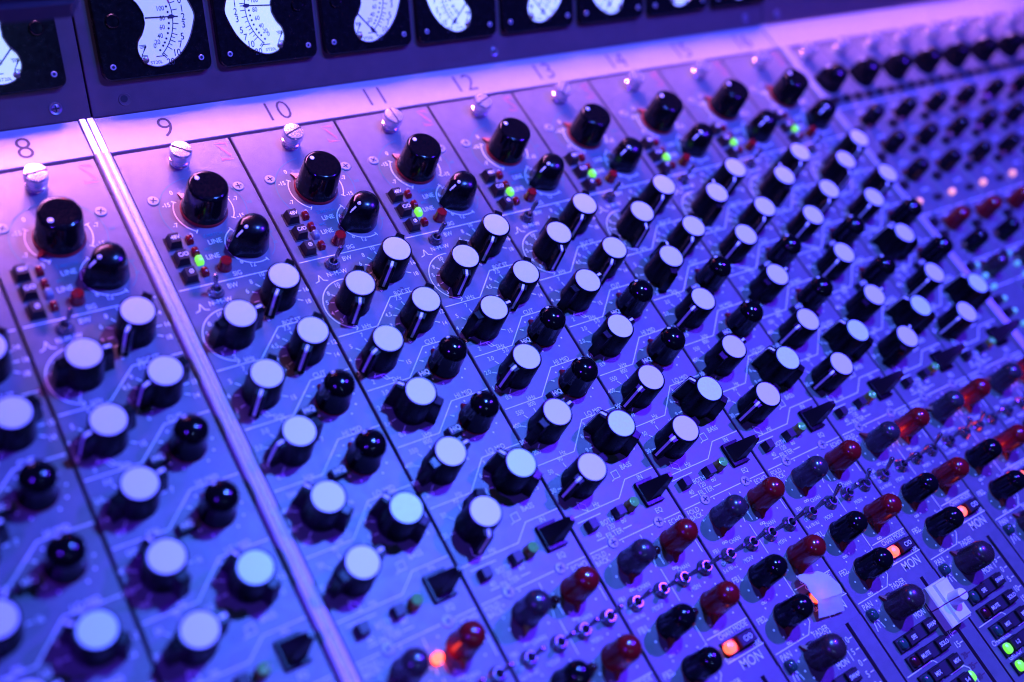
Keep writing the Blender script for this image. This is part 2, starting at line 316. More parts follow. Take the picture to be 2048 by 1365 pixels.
M['key'] = MB().box(-.025, .10, -.050, .050, .008, .066, .008).mesh('key_cap', BUTTON, False)
M['keywell'] = MB().box(-.13, .104, -.058, .056, .001, .030, .006).mesh('key_well', mat('black_key_body', (.010, .009, .012), rough=.5), False)
for nm, mt in (('keyT', LTEAL), ('keyD', LDRK), ('keyG', LGRN)):
    M[nm] = MB().rings([[(x, y, z) for x, y in rrect(-a, a, -c, c, min(a, c) * .85, 4)] for a, c, z in ((.040, .046, .02), (.040, .046, .045), (.034, .040, .058), (.018, .022, .066))]).mesh('key_lens_' + nm, mt)
def textmesh(st, h, z, material=PRINT, bold=0.02, x=0, y=0): return MB().text(st, x, y, h, z, bold=bold).mesh('legend_' + st, material, False)
for st in ('48V', 'C/O', '\u00d8'): M['t' + st] = textmesh(st, .036, .0862, bold=.02)
for st in ('SWAP', 'SFE', 'SOLO', 'MUTE', 'MIX', '1-2', '3-4'): M['k' + st] = textmesh(st, .034, .0672, x=.038)
M['kC/O'] = textmesh('C/O', .040, .0795, x=.16)

# ---------------------------------------------------------------- printed legend of a channel strip (white, green, red, dark)
EQ = {'A': (.727, -1.246), 'B': (.277, -1.476), 'C': (.729, -1.772), 'D': (.255, -2.014), 'F': (.281, -2.519), 'H': (.257, -3.05), 'I': (.734, -3.328), 'J': (.270, -3.567)}
DOME = {'E': (.735, -2.245), 'G': (.735, -2.775)}
SEND = {'slate': (.305, -4.305), 'red': (.750, -4.305), 'black': (.312, -4.855), 'red2': (.768, -4.862), 'black2': (.312, -5.205)}
PAN = (.365, -5.575); GAIN = (.5, -.29); LEV = (.722, -.70)
pol = lambda c, r, a: (c[0] + r * math.cos(R(a)), c[1] + r * math.sin(R(a)))
def legend():
    p = MB(); z = ZP; L = .0085
    for a0, a1 in ((148, 236), (18, -34)):
        p.arc(GAIN, .238, a0, a1, L, z)
        for a in (a0, a1): p.line([pol(GAIN, .222, a), pol(GAIN, .256, a)], L, z + .0002)
    for st, a in (('-15', 158), ('-7', 200), ('0', 229), ('-7', 10), ('-15', -26), ('0', 130)): p.text(st, *pol(GAIN, .292, a), .042, z)
    p.arc(LEV, .195, 118, 292, L, z, 30)
    for a in (118, 292): p.line([pol(LEV, .18, a), pol(LEV, .21, a)], L, z + .0002)
    for st, x, y in (('12', .655, -.57), ('6', .570, -.625), ('+', .555, -.685), ('0', .553, -.735), ('6', .585, -.853), ('12', .660, -.905)): p.text(st, x, y, .042, z)
    for st, x, y, h in (('LINE', .462, -.612, .046), ('LINE', .392, -.747, .046), ('SIG', .512, -.95, .042), ('BW', .432, -1.05, .044), ('N\u2013M\u2013W', .285, -1.165, .042)): p.text(st, x, y, h, z)
    p.line([(.03, -.993), (.97, -.993)], L, z)
    p.line([(.075, -1.215), (.105, -1.205), (.125, -1.150), (.145, -1.205), (.178, -1.215)], L, z)
    c = EQ['B']; p.arc(c, .240, 82, 252, L, z, 34); p.line([pol(c, .222, 252), pol(c, .240, 255), pol(c, .262, 252)], L, z + .0002)
    def scale(c, items, rt=(.160, .196), rl=.238, h=.040):
        for st, a in items:
            p.line([pol(c, rt[0], a), pol(c, rt[1], a)], L, z + .0003)
            if st: p.text(st, *pol(c, rl, a), h, z)
    scale(EQ['B'], (('10', 103), ('8', 137), ('5', 163), ('4', 193), ('3', 220), ('2', 246)), (.150, .176), .205)
    scale(EQ['A'], (('0', 228), ('2', 205), ('4', 180), ('6', 152), ('8', 128), ('10', 100), ('12', 62), ('14', 28), ('16', 0), ('18', -28)))
    scale(EQ['C'], (('0', 228), ('1.5', 205), ('3', 180), ('4.5', 154), ('6', 131), ('7.5', 104), ('9', 68), ('10', 32), ('12', 0), ('14', -28)))
    scale(EQ['D'], (('2', 232), ('3', 200), ('4', 168), ('5', 137), ('7', 100), ('10', 55), ('15', -28)))
    scale(EQ['F'], (('0.9', 226), ('1.4', 193), ('2.0', 157), ('3.0', 122), ('5.0', 80), ('7', 0)))
    scale(EQ['H'], (('200', 222), ('300', 190), ('400', 154), ('550', 122), ('800', 86), ('1k', 0)))
    scale(EQ['I'], (('0', 92), ('3', 122), ('6', 152), ('9', 185), ('12', -10), ('15', -40)), rl=.226)
    scale(EQ['J'], (('30', 176), ('50', 136), ('90', 98), ('150', 50)))
    for c in DOME.values():
        for a in range(-60, 241, 30): p.disc(pol(c, .178, a), .0085, z, 8)
        p.line([pol(c, .170, 150), pol(c, .20, 150)], L, z)
    for a0, a1, a2, a3 in ((-1.741, .377, .61, -1.514), (-2.262, .406, .647, -2.032), (-2.782, .398, .63, -2.562), (-3.318, .391, .62, -3.09), (-3.812, .532, .675, -3.690)):
        p.line([(.028, a0), (a1, a0), (a2, a3), (.975, a3)], L, z + .0005)
    for st, x, y, h in (('BOOST', .735, -1.492, .040), ('kHz', .29, -1.712, .040), ('CUT', .735, -2.003, .044), ('kHz', .30, -2.236, .040), ('HI MID', .760, -2.532, .044), ('kHz', .30, -2.757, .040),
                        ('LO MID', .765, -3.060, .044), ('Hz', .29, -3.290, .040), ('BASS', .755, -3.588, .044), ('IN', .815, -3.722, .044), ('Hz', .31, -3.782, .042), ('EQ', .805, -4.032, .044),
                        ('FILTER', .322, -4.046, .046), ('40', .185, -4.010, .042), ('120', .322, -3.990, .042), ('BOTH', .325, -3.940, .042), ('80', .455, -3.985, .042), ('ECHO', .895, -4.158, .044)): p.text(st, x, y, h, z)
    p.line([(.15, -4.046), (.225, -4.046)], L, z); p.line([(.415, -4.046), (.50, -4.046)], L, z)
    p.line([(.075, -3.862), (.30, -3.862)], L, z + .001)
    q = (.185, -3.762); p.line([(q[0] - .02, q[1] + .055), (q[0] - .03, q[1]), (q[0] + .03, q[1] - .045), (q[0] + .035, q[1] + .01), (q[0] - .02, q[1] + .055)], L * .8, z)
    q = (.62, -3.625); p.line([(q[0] - .06, q[1] - .04), (q[0] - .03, q[1] - .03), (q[0] - .03, q[1] + .03), (q[0] + .03, q[1] + .035), (q[0] + .03, q[1] - .03), (q[0] - .03, q[1] - .03)], L * .8, z)
    q = (.19, -2.185); p.line([(q[0] - .05, q[1] + .02), (q[0], q[1] + .02), (q[0] + .03, q[1] - .03), (q[0] + .09, q[1] - .03)], L * .8, z); p.line([(q[0] + .0, q[1] + .02), (q[0] + .03, q[1] + .02), (q[0] + .06, q[1] - .03)], L * .8, z + .0004)
    # monitor section
    p.line([(.03, -4.113), (.205, -4.113)], L, z); p.line([(.325, -4.113), (.682, -4.113)], L, z); p.line([(.802, -4.113), (.975, -4.113)], L, z)
    p.text('FOLD', .095, -4.155, .042, z); p.text('BACK', .095, -4.205, .042, z)
    p.line([(.52, -4.145), (.52, -4.22)], L, z); p.line([(.52, -4.45), (.52, -4.72)], L, z); p.line([(.52, -4.94), (.52, -5.07)], L, z)
    p.line([(.955, -4.28), (.955, -4.47)], L, z); p.line([(.52, -5.07), (.52, -5.12)], L, z)
    for k, c in SEND.items():
        for a in range(-45, 226, 30): p.disc(pol(c, .178, a), .0085, z, 8)
        p.text('\u221e', *pol(c, .212, 240), .040, z, sx=1.2)
    for st, x, y, h in (('CHAN', .30, -4.505, .036), ('CHAN', .715, -4.515, .036), ('MON', .306, -4.691, .036), ('MON', .713, -4.691, .036), ('FB1', .075, -4.520, .036), ('1-2', .040, -4.570, .034), ('OFF', .085, -4.628, .030),
                        ('5-6 FB1&2', .105, -4.688, .030), ('FB1.', .105, -4.785, .050), ('FB2.', .095, -5.142, .050), ('PRE', .475, -5.112, .038), ('CHAN MODE', .80, -5.100, .042), ('REC', .635, -5.268, .040), ('MIX', .930, -5.262, .042),
                        ('PAN', .105, -5.457, .050), ('FADER', .535, -5.432, .048), ('FROM', .545, -5.485, .048), ('MON', .545, -5.722, .048), ('CHANNEL', .170, -6.232, .046), ('GROUP', .20, -6.390, .046)): p.text(st, x, y, h, z)
    p.text('MON', .805, -5.348, .080, z, bold=.006)
    p.line([(.545, -5.07), (.975, -5.07)], L, z); p.line([(.60, -5.290), (.985, -5.290)], L, z)
    p.line([(.03, -5.410), (.412, -5.410), (.495, -5.330), (.495, -5.230)], L, z + .0006)
    for a in range(-40, 221, 26): p.disc(pol(PAN, .185, a), .0095, z, 8)
    q = (.09, -5.62); p.arc(q, .035, 20, 200, L, z, 10); p.line([(q[0] - .045, q[1] - .045), (q[0] - .033, q[1])], L, z); p.line([(q[0] + .0, q[1] - .03), (q[0] + .0, q[1] + .01)], L, z); p.line([(q[0] + .033, q[1]), (q[0] + .045, q[1] - .045)], L, z)
    q = (.545, -4.375); p.arc(q, .03, -20, 120, L, z, 8); p.line([(q[0] + .03, q[1]), (q[0] + .03, q[1] - .05)], L, z); p.line([(q[0] - .03, q[1] + .03), (q[0] - .05, q[1] - .04)], L, z)
    p.line([(.655, -5.59), (.655, -5.745)], L, z)
    for i, st in enumerate(('10', '5', '0', '5', '10', '15')):
        y = -5.592 - .0972 * i; p.text(st, .700, y, .052, z); p.line([(.738, y), (.772, y)], L, z)
    p.line([(.03, -6.068), (.365, -6.068), (.392, -6.10)], L, z); p.line([(.41, -6.215), (.45, -6.232), (.62, -6.232), (.66, -6.27), (.66, -6.45)], L, z + .0007)
    return p.mesh('printed_legend', PRINT, False)
LEG = legend()
def legend_green():
    p = MB(); z = ZP; L = .0055
    p.arc(GAIN, .345, 95, 235, L, z, 24); p.arc(GAIN, .345, 60, -40, L, z, 20); p.arc(LEV, .20, 40, -50, L, z, 16)
    p.text('Z-MATCH', .47, -.545, .030, z); p.text('MIC', .385, -.67, .030, z); p.text('300', .885, -.30, .028, z); p.text('50', .925, -.63, .028, z); p.text('60', .925, -.74, .028, z)
    return p.mesh('green_legend', TEAL, False)
LEGG = legend_green()
def emblem():                       # red line emblem in the corner: a slanted zigzag of parallel strokes
    p = MB(); z = ZP; w = .0035
    for i in range(3):
        e = i * .013
        p.line([(.845 + e, .355), (.945, .355 - e)], w, z + .0001 * i); p.line([(.850 + e, .345 - e), (.935 + e * .2, .185 + e)], w, z + .001 + .0001 * i); p.line([(.845, .165 + e), (.945 - e, .165)], w, z + .002 + .0001 * i)
    p.line([(.945, .355), (.945, .31)], w, z); p.line([(.845, .165), (.845, .21)], w, z)
    return p.mesh('red_emblem', REDP, False)
EMB = emblem()
def legend_dark():
    p = MB(); z = ZP
    for i, st in enumerate(('20', '25', '30', '40')):
        y = -6.175 - .0965 * i; p.text(st, .700, y, .050, z); p.line([(.738, y), (.772, y)], .008, z)
    q = EQ['A']; p.text('15', q[0] - .02, q[1] - .235, .036, z); p.line([(q[0] + .01, q[1] - .205), (q[0] + .03, q[1] - .21), (q[0] + .03, q[1] - .26), (q[0] + .01, q[1] - .262)], .007, z)
    return p.mesh('dark_legend', DARKP, False)
LEGD = legend_dark()

VB = -7.2       # lower end of the strips (below the picture)
def panel_with_slot():
    g = .011; p = MB()
    # the faceplate leaves the fader slot open: four slabs round it
    sx0, sx1, sy1 = .792, .832, -5.485
    me = MB()
    me.slab([(g, sy1), (1 - g, sy1), (1 - g, .405), (g, .405)], -.06, 0, .006)
    me2 = MB().slab([(g, VB), (sx0, VB), (sx0, sy1 - .0005), (g, sy1 - .0005)], -.06, 0, .0)
    me3 = MB().slab([(sx1, VB), (1 - g, VB), (1 - g, sy1 - .0005), (sx1, sy1 - .0005)], -.06, 0, .0)
    # no chamfer on the joint edge: rebuild the upper slab with its lower edge plain
    up = MB(); x0, x1, y0, y1, c = g, 1 - g, sy1, .405, .006
    up.rings([[(x0, y0, -.06), (x1, y0, -.06), (x1, y1, -.06), (x0, y1, -.06)], [(x0, y0, -c), (x1, y0, -c), (x1, y1, -c), (x0, y1, -c)], [(x0 + c, y0, 0), (x1 - c, y0, 0), (x1 - c, y1 - c, 0), (x0 + c, y1 - c, 0)]])
    for mm in (up, me2, me3): p.add(mm.v, mm.f)
    return p.mesh('strip_faceplate', PANEL, False)
PLATE = panel_with_slot()
SLOTF = MB().box(.79, .834, VB, -5.48, -.058, -.05).mesh('fader_slot_floor', HOLE, False)

# pointer angle of each knob, strip by strip (0 = along the row, 90 = towards the meters)
ANG = {8: dict(A=225, B=5, C=200, D=200, F=15, H=110, I=118, J=8), 9: dict(A=229, B=8, C=229, D=231, F=192, H=128, I=124, J=12), 10: dict(A=229, B=245, C=229, D=203, F=132, H=14, I=124, J=252),
       11: dict(A=229, B=246, C=229, D=8, F=200, H=14, I=124, J=195), 12: dict(A=229, B=248, C=229, D=10, F=12, H=200, I=126, J=193), 13: dict(A=229, B=250, C=229, D=66, F=196, H=14, I=122, J=192),
       14: dict(A=231, B=64, C=229, D=205, F=14, H=190, I=124, J=194), 15: dict(A=231, B=66, C=231, D=206, F=200, H=14, I=126, J=32), 16: dict(A=231, B=246, C=229, D=206, F=130, H=196, I=124, J=190),
       7: dict(A=225, B=10, C=205, D=200, F=20, H=60, I=140, J=10), 6: dict(A=225, B=10, C=205, D=200, F=20, H=60, I=140, J=10)}
X0 = {k: float(k) for k in range(9, 17)}; X0.update({8: 7.872, 7: 6.872, 6: 5.872})
DESC = {6: 'channel strip module outermost beside the strip of dark unlit lights, far from the divider rail', 7: 'channel strip module next to the strip numbered 8, away from the divider rail',
        8: 'channel strip module under number 8, no green light, gain pointer turned to the front', 9: 'channel strip module under number 9, against the divider rail, red lamp lit between lower knobs',
        10: 'channel strip module under number 10, its small line indicator dark', 11: 'channel strip module under number 11 with lit green line indicator', 12: 'channel strip module under number 12, torn white paper tape stuck near its lower end',
        13: 'channel strip module under number 13, its white fader cap near the top of the slot', 14: 'channel strip module under number 14, lit green keys at its lower end', 15: 'channel strip module under number 15, second before the far divider rail', 16: 'channel strip module under number 16, last before the far divider rail'}
def part(name, key, parent, x, y, z=0.0, rz=0.0, rot=None): return obj(name, M[key], parent, (x, y, z), rot or (0, 0, rz))
def build_strip(k):
    t = thing('channel_strip', DESC[k], 'channel strip', (X0[k], 0, 0), 'channel strip modules of the console')
    rnd = random.Random(k * 31)
    fp = obj('faceplate', PLATE, t); obj('printed_legend', LEG, fp); obj('green_legend', LEGG, fp); obj('red_emblem', EMB, fp); obj('dark_legend', LEGD, fp)
    obj('fader_slot', SLOTF, t)
    s = part('thumb_screw', 'thumb', t, .492, .225); part('screw_slot', 'slot', s, 0, 0, 0, R({9: -38, 10: 20, 11: 95, 8: 8}.get(k, rnd.uniform(0, 180))))
    for x, y in ((.148, -.117), (.863, -.124), (.265, -4.11), (.742, -4.113)):
        s = part('panel_screw', 'flatscrew', t, x, y); part('cross_recess', 'cross', s, 0, 0, 0, rnd.uniform(0, 1.5))
    ga = R({8: 216}.get(k, 127 + rnd.uniform(-2, 2)))
    g = part('gain_knob', 'gain', t, *GAIN, 0, ga); part('pointer_skirt', 'gainskirt', g, 0, 0); part('index_dot', 'gaindot', g, .105, 0)
    g = part('level_knob', 'ptr', t, *LEV, 0, R(196 + rnd.uniform(-4, 4))); part('index_line', 'ptrline', g, 0, 0); obj('index_dot', M['ptrdot'], g, (.086, 0, .2685), (0, R(32), 0))
    for (st, v), vy in zip((('48V', 0), ('C/O', 1), ('\u00d8', 2)), (-.553, -.722, -.890)):
        w = part('push_button', 'btn', t, .150, vy); part('button_well', 'btnwell', w, 0, 0); part('button_legend', 't' + st, w, .004, -.002)
    for i, vy in enumerate((-.560, -.682, -.768, -.882)):
        part('indicator_light', ('lensG' if k not in (8, 10, 7, 6) else 'lensC') if i == 2 else 'lensR', t, .272, vy)
    part('signal_lamp', 'sig', t, .440, -.868)
    def toggle(x, y, ax, ay):
        w = part('toggle_switch', 'bush', t, x, y); part('bushing_bore', 'bore', w, 0, 0); obj('lever', M['lever'], w, (0, 0, .01), (ax, ay, 0))
    toggle(.284, -1.078, R(-6), R(14) if k != 9 else R(-6))
    for n, c in EQ.items():
        w = part('equaliser_knob', 'eq', t, *c, 0, R(ANG[k][n] + rnd.uniform(-2, 2))); part('cap', 'capB' if n == 'I' else 'capW', w, 0, 0); part('index_line', 'eqline', w, 0, 0)
    for n, c in DOME.items():
        w = part('dome_knob', 'domeK', t, *c, 0, R(104 + rnd.uniform(-5, 5))); part('base_pointer', 'dptr', w, 0, 0); obj('index_dot', M['ptrdot'], w, (.088, 0, .2980), (0, R(33), 0))
    for y in (-2.290, -2.818):
        w = part('push_button', 'hiq', t, .505, y, 0, R(4)); part('button_legend', 'hiqtxt', w, 0, 0)
    w = part('paddle_switch', 'paddlebase', t, .722, -3.862); part('paddle_lever', 'paddle', w, 0, 0)
    w = part('filter_lamp', 'eqled', t, .578, -3.905); part('lamp_lens', 'eqledtop', w, 0, 0)
    part('push_button', 'sqbtn', t, .440, -3.915); part('push_button', 'sqbtn', t, .158, -3.925)
    lit = k in (9, 14, 15, 16)
    for y, on in ((-4.312, lit), (-4.848, k in (15, 16))): part('indicator_light', 'roundledON' if on else 'roundled', t, .545, y)
    for n, key, ang in (('slate', 'domeB', 239), ('red', 'domeR', 246), ('black', 'domeK2', 237), ('red2', 'domeR', 238), ('black2', 'domeK2', 238)):
        a = ang + rnd.uniform(-4, 4)
        if k in (14, 15, 16) and n in ('slate', 'red'): a = rnd.choice((ang, 120 + rnd.uniform(0, 30)))
        w = part('send_knob', key, t, *SEND[n], 0, R(a)); part('base_pointer', 'sptr', w, 0, 0)
    for i, x in enumerate((.155, .421, .646, .884)):
        toggle(x, -4.592, R(rnd.uniform(-4, 4)) if k < 13 else R(rnd.choice((-22, -4))), R(13 + rnd.uniform(-4, 4)) if k < 13 else R(rnd.choice((-8, 10))))
    w = part('mode_button', 'modewell', t, .675, -5.198); part('button_cap', 'modebtn', w, 0, 0); part('button_legend', 'kC/O', w, 0, 0); part('lamp_body', 'modelens', w, 0, 0); part('mode_lamp', 'modelamp', w, -.012, 0)
    w = part('pan_knob', 'domeP', t, *PAN, 0, R(122 + rnd.uniform(-6, 6))); part('base_pointer', 'sptr', w, 0, 0)
    part('indicator_light', 'panled', t, .083, -5.535)
    for st, x, y, lens in (('SWAP', .490, -5.835, None), ('SFE', .245, -5.842, 'keyT'), ('SOLO', .488, -6.002, None), ('MUTE', .242, -5.998, 'keyD'), ('MIX', .490, -6.165, None), ('MIX', .240, -6.162, 'keyT'), ('3-4', .470, -6.325, None), ('1-2', .212, -6.318, 'keyG' if k >= 14 else 'keyT'), ('3-4', .212, -6.478, 'keyG' if k >= 14 else 'keyT')):
        w = part('key_switch', 'keywell', t, x, y); part('key_cap', 'key', w, 0, 0); part('key_legend', 'k' + st, w, 0, 0)
        if lens: part('key_lens', lens, w, -.082, 0)
        if st == '3-4' and x > .4: part('key_lens', 'keyG', w, .115, 0)
    if k == 13:
        yc = -5.760
        b = MB().rings([[(.648, yc - .185, .03), (.912, yc - .185, .03), (.912, yc + .185, .03), (.648, yc + .185, .03)], [(.645, yc - .185, .118), (.915, yc - .185, .118), (.915, yc + .185, .118), (.645, yc + .185, .118)],
            [(.655, yc - .180, .128), (.905, yc - .180, .128), (.905, yc + .180, .128), (.655, yc + .180, .128)]])
        f = obj('fader_cap', b.mesh('fader_cap', FADER, angle=25), t)
        # ridge that rises towards the finger rest, and the round finger rest
        b = MB().rings([[(.722, yc - .178, .120), (.903, yc - .178, .120), (.903, yc + .178, .120), (.722, yc + .178, .120)], [(.736, yc - .165, .152), (.896, yc - .165, .152), (.896, yc + .165, .152), (.736, yc + .165, .152)]])
        obj('finger_ledge', b.mesh('finger_ledge', FADER, angle=25), f)
        obj('finger_rest', MB().lathe([(.062, .14), (.060, .150), (.056, .265), (.050, .278), (.03, .284), (0, .285)], 28, c=(.812, yc)).mesh('finger_rest', FADER), f)
        b = MB()
        for p, q in (((.6445, .03), (.6445, .1185)), ((.645, .1190), (.655, .1290)), ((.655, .1290), (.7225, .1290)), ((.7215, .1215), (.7350, .1525)), ((.7355, .1530), (.750, .1530))):
            b.add([(p[0], yc - .005, p[1]), (q[0], yc - .005, q[1]), (q[0], yc + .005, q[1]), (p[0], yc + .005, p[1])], [(0, 1, 2, 3)])
        for p, q in (((.7492, .150), (.7555, .265)), ((.7555, .265), (.7610, .279)), ((.7610, .2795), (.782, .2850)), ((.782, .2858), (.840, .2858)), ((.840, .2855), (.868, .276))):
            b.add([(p[0], yc - .005, p[1]), (q[0], yc - .005, q[1]), (q[0], yc + .005, q[1]), (p[0], yc + .005, p[1])], [(0, 1, 2, 3)])
        obj('index_line', b.mesh('fader_index', FADERL, False), f)
        obj('fader_stem', MB().box(.800, .824, yc - .03, yc + .03, -.048, .032).mesh('fader_stem', CHROME, False), f)
    return t
for k in range(6, 17): build_strip(k)

# torn paper tape over the mode lamp of strip 12: sheet with a crease, real thickness
def tape():
    outline = [(-.185, .185), (-.150, .200), (-.06, .190), (.03, .180), (.075, .130), (.130, .02), (.128, -.02), (.118, -.03), (.105, -.075), (.125, -.175), (.02, -.175), (-.09, -.170), (-.165, -.165), (-.155, -.09), (-.148, -.04), (-.182, .05), (-.178, .10), (-.195, .15)]
    bm = bmesh.new(); n = 22
    vs = [bm.verts.new((x * S, y * S, 0)) for x, y in outline]
    bm.faces.new(list(reversed(vs)))
    bmesh.ops.triangulate(bm, faces=bm.faces[:])
    for _ in range(3): bmesh.ops.subdivide_edges(bm, edges=bm.edges[:], cuts=1, use_grid_fill=True)
    rr = random.Random(3)
    for v in bm.verts:
        y = v.co.y / S; x = v.co.x / S
        h = .102 - .030 * max(0, -(y + .055)) / .12 if y > -.055 else .096 - .62 * (-.055 - y)
        if y > .08: h -= 1.0 * (y - .08) ** 1.35
        h += .006 * math.sin(31 * x + 3) * math.cos(23 * y) + rr.uniform(-.0012, .0012)
        v.co.z = max(h, .012) * S
    bmesh.ops.solidify(bm, geom=bm.faces[:], thickness=.004 * S)
    bmesh.ops.recalc_face_normals(bm, faces=bm.faces[:])
    me = bpy.data.meshes.new('paper_tape'); bm.to_mesh(me); bm.free(); me.materials.append(TAPE); me.shade_smooth(); me.set_sharp_from_angle(angle=R(30))
    o = obj('paper_tape', me, None, (12.745, -5.205, .012), (0, 0, R(-8)))
    o['label'] = 'torn piece of white paper tape stuck over a glowing orange lamp'; o['category'] = 'tape'
tape()

# ---------------------------------------------------------------- master modules behind the far rail: narrow plates with rows of small knobs
MP = .642; MX = 17.125
M['mplate'] = MB().box(.008, MP - .008, VB, .405, -.06, 0, .006).mesh('master_faceplate', PANEL, False)
M['small'] = dome(.098, .26, GLOSS, 'small_dome_black'); M['smallR'] = dome(.098, .26, REDK, 'small_dome_red'); M['smallP'] = dome(.098, .26, PURK, 'small_dome_violet')
M['smallptr'] = basepointer(.098, .045, PTR, 'small_base_pointer')
M['tiny'] = MB().frustum((-.050, .050, -.050, .050), (-.042, .042, -.042, .042), 0, .07).mesh('small_button', BUTTON, False)
M['oval'] = MB().slab(rrect(-.075, .075, -.042, .042, .04, 5), 0, .03, .008).mesh('oval_button', BUTTON)
M['rectbtn'] = MB().frustum((-.055, .055, -.042, .042), (-.048, .048, -.036, .036), 0, .06).mesh('row_button', BUTTON, False)
M['pinkled'] = MB().lathe([(.036, 0), (.036, .03), (.028, .048), (0, .056)], 20).mesh('pink_lens', LPNK)
M['mintled'] = MB().lathe([(.030, 0), (.030, .03), (.022, .044), (0, .05)], 20).mesh('mint_lens', mat('pale_green_lens', (.3, .6, .5), rough=.3, emit=(.12, .55, .42), estr=.5))
M['clearled'] = MB().lathe([(.026, 0), (.026, .02), (.018, .034), (0, .038)], 20).mesh('clear_lens', LCLR)
def master_legend():
    p = MB(); z = ZP; L = .009
    for y in (-.62, -2.27, -2.98, -3.36): p.line([(.03, y), (MP - .03, y)], L, z)
    for y in (-.885, -1.31, -1.735, -2.47, -2.80, -3.15):
        for a in range(-45, 226, 30): p.disc(pol((.345, y), .15, a), .008, z, 8)
    for st, y in (('AUX 1', -.72), ('AUX 2', -1.12), ('AUX 3', -1.54), ('LEVEL', -1.96), ('CUE', -2.33), ('MON', -3.02)): p.text(st, .40, y, .042, z)
    return p.mesh('master_legend', PRINT, False)
MLEG = master_legend()
ORD = ['first', 'second', 'third', 'fourth', 'fifth', 'sixth', 'seventh', 'eighth', 'ninth']
for i in range(9):
    t = thing('master_module', 'narrow master module with rows of small black knobs, %s from the far divider rail' % ORD[i], 'console module', (MX + MP * i, 0, 0), 'narrow master modules')
    fp = obj('faceplate', M['mplate'], t); obj('printed_legend', MLEG, fp)
    rnd = random.Random(100 + i)
    s = part('thumb_screw', 'thumb', t, .215, .24); part('screw_slot', 'slot', s, 0, 0, 0, rnd.uniform(0, 3))
    g = part('selector_knob', 'ptr', t, .225, -.245, 0, R(rnd.choice((118, 125, 120, 132)))); part('index_line', 'ptrline', g, 0, 0)
    for j in range(3): part('push_button', 'rectbtn', t, .11 + .214 * j + .0, -.505)
    for y, key in ((-.885, 'small'), (-1.31, 'small'), (-1.735, 'small'), (-2.47, 'smallR'), (-2.80, 'small'), (-3.15, 'smallP')):
        w = part('level_knob', key, t, .365, y, 0, R(rnd.uniform(90, 240))); part('base_pointer', 'smallptr', w, 0, 0)
    for y in (-1.00, -1.415, -1.845, -2.40, -2.58, -3.04): part('push_button', 'tiny', t, .09, y)
    part('indicator_light', 'pinkled', t, .13, -2.095); part('push_button', 'oval', t, .495, -2.10)
    for x, y in ((.21, -2.29), (.40, -2.24)): part('indicator_light', 'clearled', t, x, y)
    if i < 2:
        for y in (-3.05, -3.20, -3.35, -3.52, -3.69, -3.86): part('indicator_light', 'mintled', t, .215, y)
        for y in (-3.51, -3.68): part('push_button', 'tiny', t, .09, y)

# ---------------------------------------------------------------- console frame: chassis, rails, number strip, meter bridge
con = thing('mixing_console', 'grey mixing console frame with number strip, divider rails and sloping meter bridge', 'mixing console', (0, 0, 0))
XL, XR = 4.4, 24.2
obj('chassis', MB().box(XL, XR, VB - .1, 2.7, -.9, -.062).mesh('chassis', CHASSIS, False), con)
def railmesh():
    p = MB()
    for x0 in (.0, .062):
        x1 = x0 + .054; pr = [(x0, -.06), (x0, .030), (x0 + .010, .046), (x0 + .027, .052), (x1 - .010, .046), (x1, .030), (x1, -.06)]
        p.rings([[(x, VB, z) for x, z in pr][::-1], [(x, .425, z) for x, z in pr][::-1]])
        pr2 = [(x0, -.06), (x0, .012), (x0 + .006, .018), (x1 - .006, .018), (x1, .012), (x1, -.06)]
        p.rings([[(x, .425, z) for x, z in pr2][::-1], [(x, .812, z) for x, z in pr2][::-1]])
    return p.mesh('divider_rail', ALU, angle=25)
RAIL = railmesh()
RAIL2 = RAIL.copy(); RAIL2.materials[0] = mat('dull_grey_rail', (0.30, 0.30, 0.32), rough=0.36, metal=0.1, noise=0.07, nscale=300)
for x in (8.877, 17.003, XL): obj('divider_rail', RAIL if x == 8.877 else RAIL2, con, (x, 0, 0))
for x0, x1 in ((XL + .13, 8.870), (8.999, 16.996), (17.125, XR)):
    obj('number_strip', MB().box(x0, x1, .432, .815, -.06, .004, .005).mesh('number_strip', NSTRIP, False), con)
nums = [c for c in con.children if c.name.startswith('number_strip')]
for k in range(6, 17):
    par = nums[0] if k < 9 else nums[1]
    obj('channel_number', MB().text(str(k), X0[k] + .525, .612,   .220, .0062, rot=R(-2 if k in (8, 9) else 0), sx=.92, bold=-.012).mesh('channel_number', INK, False), par)
TB = R(50); BV, BZ = .820, .006; BL = 1.345
def onb(x, s, n=0.0): return (x, BV + s * math.cos(TB) - n * math.sin(TB), BZ + s * math.sin(TB) + n * math.cos(TB))
bt = onb(0, BL)
for x0, x1 in ((XL, 8.983), (8.997, 17.043), (17.057, XR)):
    pr = [(BV, -.06), (BV, BZ), (bt[1] - .012, bt[2] - .012), (bt[1] + .01, bt[2]), (2.65, bt[2]), (2.65, -.06)]
    c = .006
    o = obj('meter_bridge_panel', MB().rings([[(x0, y, z) for y, z in pr], [(x1, y, z) for y, z in pr]]).mesh('meter_bridge_panel', BRIDGE, False), con)
    bev = o.modifiers.new('bevel', 'BEVEL'); bev.width = .008 * S; bev.segments = 2; bev.limit_method = 'ANGLE'
M['bscrew'] = MB().lathe([(.052, 0), (.050, .008), (.038, .004), (.034, .002), (.03, .006), (.015, .011), (0, .012)], 24).mesh('bridge_screw', mat('dull_bridge_screw', (.20, .18, .20), rough=.4, metal=.7))
M['bhole'] = MB().lathe([(.052, 0), (.050, .006), (.040, .004)], 24).mesh('bridge_hole_rim', BRIDGE)
M['bholed'] = MB().disc((-.006, .006), .030, .0065, 20).mesh('bridge_hole', HOLE, False)
